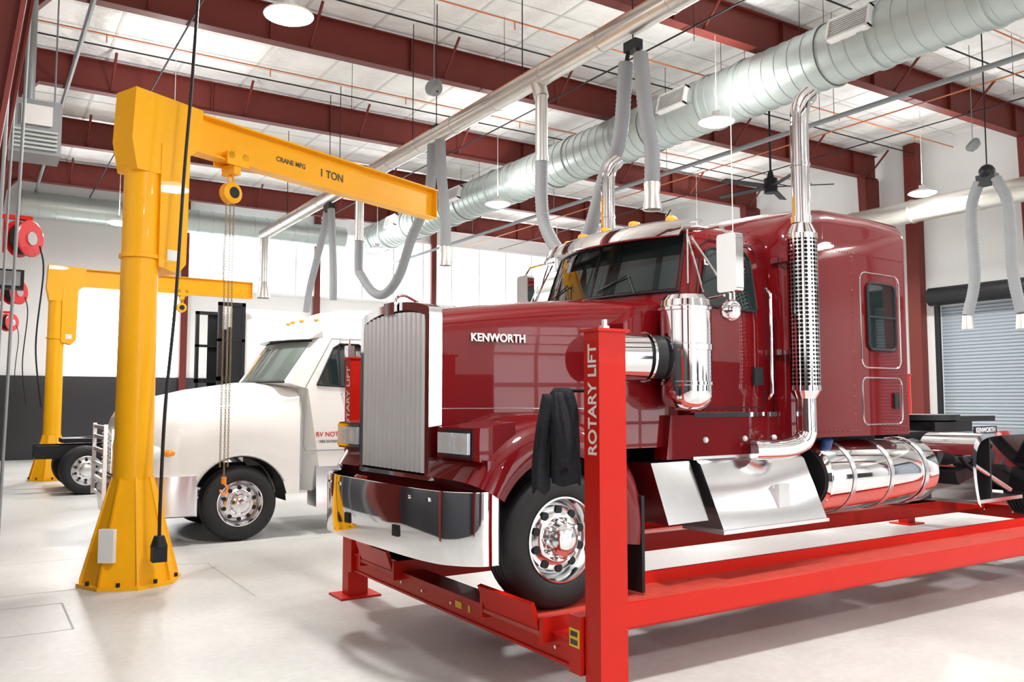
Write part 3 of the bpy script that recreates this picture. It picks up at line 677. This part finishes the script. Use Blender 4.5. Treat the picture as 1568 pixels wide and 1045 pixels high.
# ============================================================ JIB CRANES
def jib(loc,rz,length,label=True):
    e=empty('jib_crane',loc,rz)
    R0=.52
    oc=[(R0*cos(rad(22.5+45*i)),R0*sin(rad(22.5+45*i))) for i in range(8)]
    G().prism(oc,'z',0,.04).out('base_plate','yellow',e,0,.005)
    g=G(); g.cyl((0,0,.04),(0,0,5.0),.205,.185,n=40); g.cyl((0,0,3.5),(0,0,3.54),.215,n=40); g.out('mast','yellow',e)
    g=G()
    for k in range(8):
        mt=Matrix.Rotation(rad(22.5+45*k),4,'Z'); g.add([mt@Vector(p) for p in [(.15,-.012,.04),(.49,-.012,.04),(.49,-.012,.08),(.215,-.012,1.12),(.15,-.012,1.12),(.15,.012,.04),(.49,.012,.04),(.49,.012,.08),(.215,.012,1.12),(.15,.012,1.12)]],[(0,1,2,3,4),(5,6,7,8,9),(0,1,6,5),(1,2,7,6),(2,3,8,7),(3,4,9,8),(4,0,5,9)])
    g.rings([[(r*cos(rad(22.5+45*i)),r*sin(rad(22.5+45*i)),z) for i in range(8)] for r,z in ((.47,.04),(.215,1.10))]); g.out('base_gussets','yellow',e,20)
    g=G()
    for i in range(8): g.cyl((.47*cos(rad(45*i)),.47*sin(rad(45*i)),.04),(.47*cos(rad(45*i)),.47*sin(rad(45*i)),.08),.02,n=8)
    g.out('anchor_bolts','dark',e)
    g=G(); g.prism([(-.25,4.78),(-.18,4.45),(.30,4.45),(.42,4.7),(.62,4.88),(.62,5.32),(-.22,5.35)],'y',-.19,.19); g.out('head_housing','yellow',e,0,.012)
    g=G(); g.prism([(.10,3.42),(.34,3.36),(.44,3.48),(.46,4.8),(.10,4.8)],'y',-.20,.20); g.out('head_trunnion','yellow',e,0,.012)
    g=G(); g.box((.20,-.203,3.50),(.34,-.2005,3.62)); g.out('rating_plate','label',e,0)
    g=G(); zt,zb=5.30,4.86
    g.box((.5,-.008,zb),(length,.008,zt)).box((.5,-.10,zb-.012),(length,.10,zb+.006)).box((.3,-.12,zt-.006),(length,.12,zt+.014))
    g.box((length-.012,-.10,zb+.01),(length,.10,zt-.01)); g.out('boom','yellow',e,0)
    if label:
        text('capacity_lettering','1 TON',.15,face_mY((2.6,-.012,5.02)),'letter',e,.001); text('maker_lettering','CRANE MFG',.09,face_mY((1.85,-.012,5.05)),'letter',e,.001)
    x=1.17 if label else 3.0
    g=G(); g.box((x-.16,-.14,4.80),(x+.16,-.11,4.96)).box((x-.16,.11,4.80),(x+.16,.14,4.96)).cyl((x-.1,-.14,4.92),(x-.1,.14,4.92),.05).cyl((x+.1,-.14,4.92),(x+.1,.14,4.92),.05).box((x-.05,-.12,4.70),(x+.05,.12,4.82)); g.out('trolley','yellow',e,0,.01)
    g=G(); g.rev([(0,-.07),(.10,-.07),(.13,-.05),(.13,.05),(.10,.07),(0,.07)],(x,0,4.48),(0,1,0),24); g.tube([(x+.04*cos(t),0,4.64+.05*sin(t)) for t in [k*pi/6 for k in range(13)]],.014,n=8); g.out('hoist_body','yellow',e)
    G().cyl((x,-.075,4.48),(x,-.08,4.48),.07).out('hoist_cover','dark',e)
    if label:
        g=G()
        for (cx,zb_) in ((x-.06,1.15),(x+.05,1.15),(x+.0,1.0)):
            z=4.4; k=0
            while z>zb_:
                if k%2: g.tube([(cx+.011*cos(t),0,z+.022*sin(t)) for t in [q*pi/3 for q in range(7)]],.0042,n=4,cap=False)
                else: g.tube([(cx,.011*cos(t),z+.022*sin(t)) for t in [q*pi/3 for q in range(7)]],.0042,n=4,cap=False)
                z-=.034; k+=1
        g.out('load_chain','copper',e)
        g=G(); g.cyl((x,0,1.03),(x,0,.95),.03).tube(spline([(x,0,.96),(x+.05,0,.90),(x+.03,0,.83),(x-.03,0,.84),(x-.045,0,.88)],5),.014,n=8); g.out('load_hook','amber',e)
        G().box((-.10,-.46,.28),(.06,-.40,.62),Matrix.Rotation(rad(-60),4,'Z')).out('inspection_label','label',e,0)
    return e
jib((1.50,10.0,0),math.atan2(2.03,4.73),5.02)
jib((1.70,24.0,0),rad(2),4.9,False)
e=empty('power_drop_cord')
g=G(); g.tube(spline([(2.0,9.75,ZR),(2.0,9.75,7.2),(1.93,9.65,5.6),(1.86,9.6,4.4),(1.80,9.55,3.0),(1.72,9.5,1.9),(1.68,9.40,1.0),(1.67,9.35,.55)],10),.018,n=8); g.out('cord','cable',e)
g=G(); g.cyl((1.67,9.35,.56),(1.67,9.35,.45),.05,.085).box((1.60,9.28,.30),(1.74,9.42,.46)); g.out('plug_box','black',e,0,.01)
# ============================================================ hose reels, wall cabinets
for i,(x,y) in enumerate(((.56,14.4),(.70,21.6),(.86,30.0))):
    e=empty('hose_reel',(x,y,4.35))
    g=G(); ax=(.75,-.66,0)
    g.rev([(.10,-.12),(.26,-.12),(.275,-.11),(.275,-.09),(.20,-.08),(.20,.08),(.275,.09),(.275,.11),(.26,.12),(.10,.12)],(0,0,0),ax,32); g.out('spool_flanges','reel',e,30)
    g=G(); g.rev([(.21,-.085),(.235,-.05),(.235,.05),(.21,.085)],(0,0,0),ax,28); g.out('wound_hose','black',e)
    g=G(); g.rev([(0,-.14),(.10,-.14),(.10,.14),(0,.14)],(0,0,0),ax,20); g.out('hub','chromeb',e)
    g=G(); g.box((-.06,-.05,.28),(.06,.05,.34)).box((X0-x+.04,-.04,.28),(.1,.04,.34)).cyl((-.25,.18,-.2),(-.25,.18,.3),.02,n=8); g.out('bracket','lift',e)
    g=G(); g.tube(spline([(.2,-.1,-.1),(.26,-.12,-.5),(.2,-.1,-1.6),(.3,-.15,-2.5)],8),.012,n=6); g.out('hose_tail','black',e)
e=empty('unit_heater',(.62,13.6,5.80))
g=G(); g.box((-.33,-.3,-.42),(.30,.3,.34)); g.out('cabinet','grey',e,0,.01)
g=G()
for k in range(5): g.box((-.28,-.33,-.36+k*.06),(.25,-.30,-.33+k*.06))
g.out('louvres','galv',e,0); G().box((-.2,-.335,-.02),(.18,-.305,.26)).out('rating_label','lgrey',e,0)
g=G(); g.cyl((-.25,0,.3),(-.25,0,ZR-5.8),.012,n=6).cyl((.22,0,.3),(.22,0,ZR-5.8),.012,n=6).cyl((-.1,.1,.3),(-.1,.1,ZR-5.8),.07,n=14); g.out('rods','grey',e)
e=empty('wall_conduit_bank')
g=G()
for k,(x,y,r) in enumerate(((.12,11.0,.02),(.20,11.6,.014),(.32,12.2,.02))): g.cyl((x,y-.2,0),(x+.15,y-.2,ZR),r,n=10)
g.out('risers','grey',e)
e=empty('wall_monitor')
g=G(); g.box((.15,14.9,3.65),(.60,15.1,3.95)).box((X0+.04,14.98,3.78),(.2,15.02,3.82)); g.out('monitor_box','dark',e,0,.01)
G().box((.2,14.88,3.7),(.55,14.898,3.92)).out('monitor_face','grey',e,0)
# ============================================================ WHITE TRUCK
W=empty('semi_truck',(1.66,13.22,0))
rs=[]
uw,zw,rw=1.53,.52,.66
us=[0.0,.04,.1,.2,.32,.45,.6,.75,.84]+[.88+.065*i for i in range(21)]+[2.26,2.36]
for u in us:
    bw=lerp([(0,.62),(.1,.88),(.32,1.10),(.6,1.19),(2.4,1.21)],u)
    tw=lerp([(0,.42),(.2,.56),(1.0,.74),(2.4,.90)],u)
    zt=lerp([(0,1.50),(.04,1.68),(.1,1.79),(.3,1.91),(1.0,2.08),(1.7,2.19),(2.4,2.22)],u)
    zs_=lerp([(0,1.25),(.1,1.42),(.5,1.74),(1.1,1.86),(1.9,1.86),(2.4,1.95)],u)
    zb=.80
    if abs(u-uw)<rw: zb=max(zb,zw+math.sqrt(rw*rw-(u-uw)**2))
    if u>uw+.3 and zb<=.8: zb=.62
    half=[(0,zt+.03),(tw*.6,zt+.015),(tw*.9,zt-.03),(tw+.04,zt-.08),(tw+.12,zs_+.12),((tw+bw)/2+.10,zs_+.05),(bw-.06,zs_-.03),(bw,zs_-.16),(bw+.01,(zs_+zb)/2-.05),(bw,zb)]
    rs.append([(u,-a,b) for a,b in half[::-1]]+[(u,a,b) for a,b in half[1:]])
G().rings(rs).out('hood','white',W,50)
g=G()
for s in (-1,1):
    rr=[[(uw+(rw-.02)*cos(a),s*1.20,zw+(rw-.02)*sin(a)),(uw+(rw-.02)*cos(a),s*.7,zw+(rw-.02)*sin(a))] for a in [pi*k/16 for k in range(17)]]
    g.rings(rr,closed=False,cap=False)
g.out('wheel_liner','black',W)
g=G()
for s in (-1,1):
    g.tube([(2.37,s*1.222,.9),(2.37,s*1.222,1.5),(2.37,s*1.215,1.76),(2.37,s*1.16,1.93)],.008,n=5)
    g.tube([(uw+(rw+.005)*cos(a),s*1.215,zw+(rw+.005)*sin(a)) for a in [rad(25+130*k/16) for k in range(17)]],.014,n=6)
g.out('hood_seam_and_arch_lip','jointc',W)
g=G(); g.box((-.03,-.45,.95),(.05,.45,1.55)); g.out('grille_surround','chrome',W,0,.03)
g=G()
for k in range(9): g.box((-.05,-.40,1.0+k*.058),(-.02,.40,1.02+k*.058))
g.out('grille_bars','bar',W,0)
plan=[(.90,-1.23),(.6,-1.22),(.3,-1.12),(.06,-.9),(-.06,-.5),(-.08,0),(-.06,.5),(.06,.9),(.3,1.12),(.6,1.22),(.90,1.23)]
plan=[(p.x,p.y) for p in spline([(a,b,0) for a,b in plan],4)]
G().rings([[(u,v,.93),(u-.03,v*1.01,.7),(u,v,.40),(u+.06,v*.96,.38),(u+.06,v*.96,.93)] for u,v in plan],closed=True).out('bumper','alu',W,50)
g=G()
for s in (-1,1): g.sphere((.42,s*1.10,1.24),.15,14,(1.15,.55,.75))
g.out('headlight','lens',W); g=G()
for s in (-1,1): g.sphere((.60,s*1.165,1.24),.09,12,(1.1,.5,.7))
g.out('turn_signal','amber',W)
g=G()
for v in (-.6,.6): g.box((-.15,v-.035,.60),(-.10,v+.035,1.62))
for z in (.66,.86,1.06,1.26,1.44,1.58): g.box((-.14,-.6,z-.03),(-.11,.6,z+.02))
g.out('grille_guard','bar',W,0)
wheel(W,uw,-1.20,.52,-1,r=.52,n='front_wheel_near'); wheel(W,uw,1.2,.52,1,r=.52,n='front_wheel_far')
def whw(z): return lerp([(.62,1.14),(1.3,1.18),(2.1,1.16),(2.85,1.04),(3.08,.98),(3.25,.86),(3.35,.7),(3.41,.4)],z)
def wuf(z): return lerp([(.62,2.36),(2.14,2.12),(2.2,1.84),(2.85,2.30),(2.93,2.36),(3.1,2.5),(3.25,2.75),(3.35,3.0),(3.41,3.3)],z)
def wpt(s,z,off=0): return (wuf(z)+.36*abs(s)**2.3-off,s*whw(z),z)
rs=[]
for z in (.62,1.0,1.5,2.12,2.2,2.35,2.5,2.7,2.85,2.93,3.0,3.08,3.17,3.25,3.31,3.35,3.39,3.41):
    w=whw(z); rs.append([wpt(-1+2*i/16,z) for i in range(17)]+[(3.72,w,z),(4.1,w,z),(4.15,w-.04,z),(4.15,-w+.04,z),(4.1,-w,z),(3.72,-w,z)])
G().rings(rs).out('cab','white',W,40)
for a,b,nm in ((-.92,-.015,'windshield_near'),(.015,.92,'windshield_far')):
    G().rings([[wpt(a+(b-a)*i/10,z,.014) for i in range(11)] for z in (2.24,2.4,2.6,2.82)],closed=False,cap=False).out(nm,'glass2',W,60)
g=G()
for z in (2.22,2.84): g.tube([wpt(-.94+1.88*i/20,z,.014) for i in range(21)],.014,n=6)
g.out('windshield_gasket','black',W)
g=G(); g.rings([[ (wpt(s,2.88)[0]-.16,wpt(s,2.88)[1]*1.02,2.86),(wpt(s,2.88)[0]+.04,wpt(s,2.88)[1]*1.02,2.99),(wpt(s,2.88)[0]+.06,wpt(s,2.88)[1],2.90)] for s in [-1+i/8 for i in range(17)]]); g.out('sun_visor','white',W)
g=G()
for s in (-.7,-.35,0,.35,.7): p=wpt(s,3.17); g.sphere((p[0],p[1],3.19),.035,10,(1.3,.9,.7))
g.out('clearance_lights','amber',W)
for s in (-1,1):
    win=[(2.62,2.18),(3.36,2.14),(3.38,2.2),(3.38,2.74),(3.3,2.80),(3.0,2.80),(2.90,2.74)]
    g=G(); g.rings([[(u,s*(whw(z)+.01),z) for u,z in win],[(u,s*(whw(z)-.03),z) for u,z in win]]); g.out('door_window','glass',W,0)
    g=G(); g.tube([(u,s*(whw(z)+.012),z) for u,z in win+win[:1]],.014,n=6); g.tube([(2.98,s*(whw(z)+.012),z) for z in (2.18,2.78)],.012,n=6); g.out('door_window_trim','black',W)
    dd=[(2.45,1.22),(3.5,1.22),(3.52,2.1),(3.50,2.80),(3.4,2.88),(2.88,2.88),(2.45,2.15),(2.42,1.3),(2.45,1.22)]
    g=G(); g.tube([(u,s*(whw(z)+.001),z) for u,z in dd],.007,n=6); g.out('door_seam','grey',W)
    g=G(); g.box((2.95,min(s*1.38,s*1.52),2.18),(3.05,max(s*1.38,s*1.52),2.75)).tube([(3.0,s*1.05,2.85),(3.0,s*1.45,2.85),(3.0,s*1.45,2.1),(3.0,s*1.15,2.05)],.014,n=8); g.out('mirror','chromeb',W,0,.01)
    g=G(); g.box((3.3,min(s*1.18,s*1.205),1.95),(3.42,max(s*1.18,s*1.205),2.0)); g.out('door_handle','black',W,0)
    G().rings([[(2.62,s*.8,1.0),(2.62,s*1.16,1.0),(2.62,s*1.2,.4),(2.62,s*.8,.4)],[(3.6,s*.8,1.0),(3.6,s*1.16,1.0),(3.6,s*1.2,.4),(3.6,s*.8,.4)]]).out('step_box','chromeb',W,0,.02)
    G().rev([(0,3.7),(.30,3.7),(.32,3.73),(.32,5.0),(.3,5.03),(0,5.03)],(0,s*.9,.70),(1,0,0),36).out('fuel_tank','chromeb',W,30)
    G().rev([(.325,3.9),(.335,3.91),(.335,3.96),(.325,3.97)],(0,s*.9,.70),(1,0,0),36).out('tank_strap','black',W)
G().rings([[(u,-w,z0),(u,-w,3.0),(u,-w+.25,3.38),(u,w-.25,3.38),(u,w,3.0),(u,w,z0)] for u,w,z0 in ((4.02,1.16,1.0),(5.5,1.16,1.0))]).out('sleeper','white',W,30)
g=G()
for s in (-1,1): g.box((.6,min(s*.40,s*.48),.70),(8.6,max(s*.40,s*.48),.98))
g.out('frame_rails','dark',W,0)
for s in (-1,1):
    for u in (6.9,8.2): wheel(W,u,s*1.22,.52,s,r=.52,front=False,dual=True,n='drive_wheel')
cyl('rear_axle',(6.9,-.9,.52),(6.9,.9,.52),.09,'dark',W); cyl('rear_axle_b',(8.2,-.9,.52),(8.2,.9,.52),.09,'dark',W)
text('door_lettering','RV NOT FOR HIRE',.095,face_mY((2.60,-1.19,1.42)),'redletter',W,.001); text('door_lettering_b','FIRE EXTINGUISHER INSIDE',.05,face_mY((2.66,-1.188,1.33)),'letter',W,.001)
# ============================================================ THIRD TRUCK (facing away)
K=empty('semi_truck',(2.05,20.9,0))
g=G()
for s in (-1,1): g.box((-.9,min(s*.40,s*.48),.72),(7.6,max(s*.40,s*.48),1.0))
g.cyl((.5,0,1.08),(.5,0,1.14),.5,n=24).prism([(-.4,-.45),(.4,-.5),(.4,.5),(-.4,.45)],'z',1.05,1.14).box((2.2,-.5,1.0),(3.0,.5,1.05)); g.out('frame_rails','dark',K,0)
for s in (-1,1):
    for u in (.02,1.32): wheel(K,u,s*1.22,.5,s,front=False,dual=True,n='drive_wheel')
    wheel(K,6.7,s*1.2,.5,s,n='steer_wheel')
    g=G()
    for (a,b,c,d) in ((2.6,2.68,1.3,4.2),(3.12,3.2,1.3,4.2),(2.6,3.2,4.12,4.2),(2.6,3.2,1.3,1.38),(2.6,3.2,2.4,2.5),(2.6,3.2,3.3,3.36)): g.box((a,min(s*1.1,s*1.22),c),(b,max(s*1.1,s*1.22),d))
    g.out('side_extender_frame','black',K,0)
    G().box((2.9,min(s*1.19,s*1.21),1.38),(3.12,max(s*1.19,s*1.21),4.12)).out('side_extender','dark',K,0)
    G().rev([(0,3.5),(.3,3.5),(.32,3.53),(.32,5.0),(0,5.03)],(0,s*.9,.70),(1,0,0),30).out('fuel_tank','chromeb',K,30)
    g=G(); g.box((3.02,min(s*.30,s*.42),1.4),(3.17,max(s*.30,s*.42),3.7)).box((3.1,min(s*.85,s*.95),1.4),(3.17,max(s*.85,s*.95),3.9)); g.out('rear_duct','dark',K,0,.02)
G().rings([[(u,-1.2,1.0),(u,-1.2,zt-.3),(u,-.95,zt),(u,.95,zt),(u,1.2,zt-.3),(u,1.2,1.0)] for u,zt in ((3.2,4.1),(4.6,4.1),(5.6,3.3))]).out('cab','white',K,0,.03)
G().rings([[(u,-w,.8),(u,-w,zt-.2),(u,-w+.3,zt),(u,w-.3,zt),(u,w,zt-.2),(u,w,.8)] for u,w,zt in ((5.6,1.15,2.1),(7.6,.95,1.7))]).out('hood','white',K,0,.03)
g=G()
for s in (-1,1): g.prism([(4.7,2.15),(5.5,2.15),(5.4,2.9),(4.7,2.9)],'y',s*1.19,s*1.21)
g.box((3.18,-.5,2.3),(3.195,.5,3.0)); g.out('windows','glass',K,0)
# ============================================================ camera, world, colour
cam=bpy.data.cameras.new('camera'); co=bpy.data.objects.new('camera',cam); COL.objects.link(co)
cam.sensor_width=36; cam.lens=1294/1568*36; cam.clip_end=200; cam.clip_start=.05
co.location=(0,0,1.93)
co.rotation_euler=(pi/2+math.atan(93/1294),0,-rad(32.5))
bpy.context.scene.camera=co
w=bpy.data.worlds.new('world'); bpy.context.scene.world=w; w.use_nodes=True
w.node_tree.nodes['Background'].inputs[0].default_value=(.8,.88,1,1); w.node_tree.nodes['Background'].inputs[1].default_value=1.0
bpy.context.scene.view_settings.view_transform='Standard'
bpy.context.scene.view_settings.look='None'
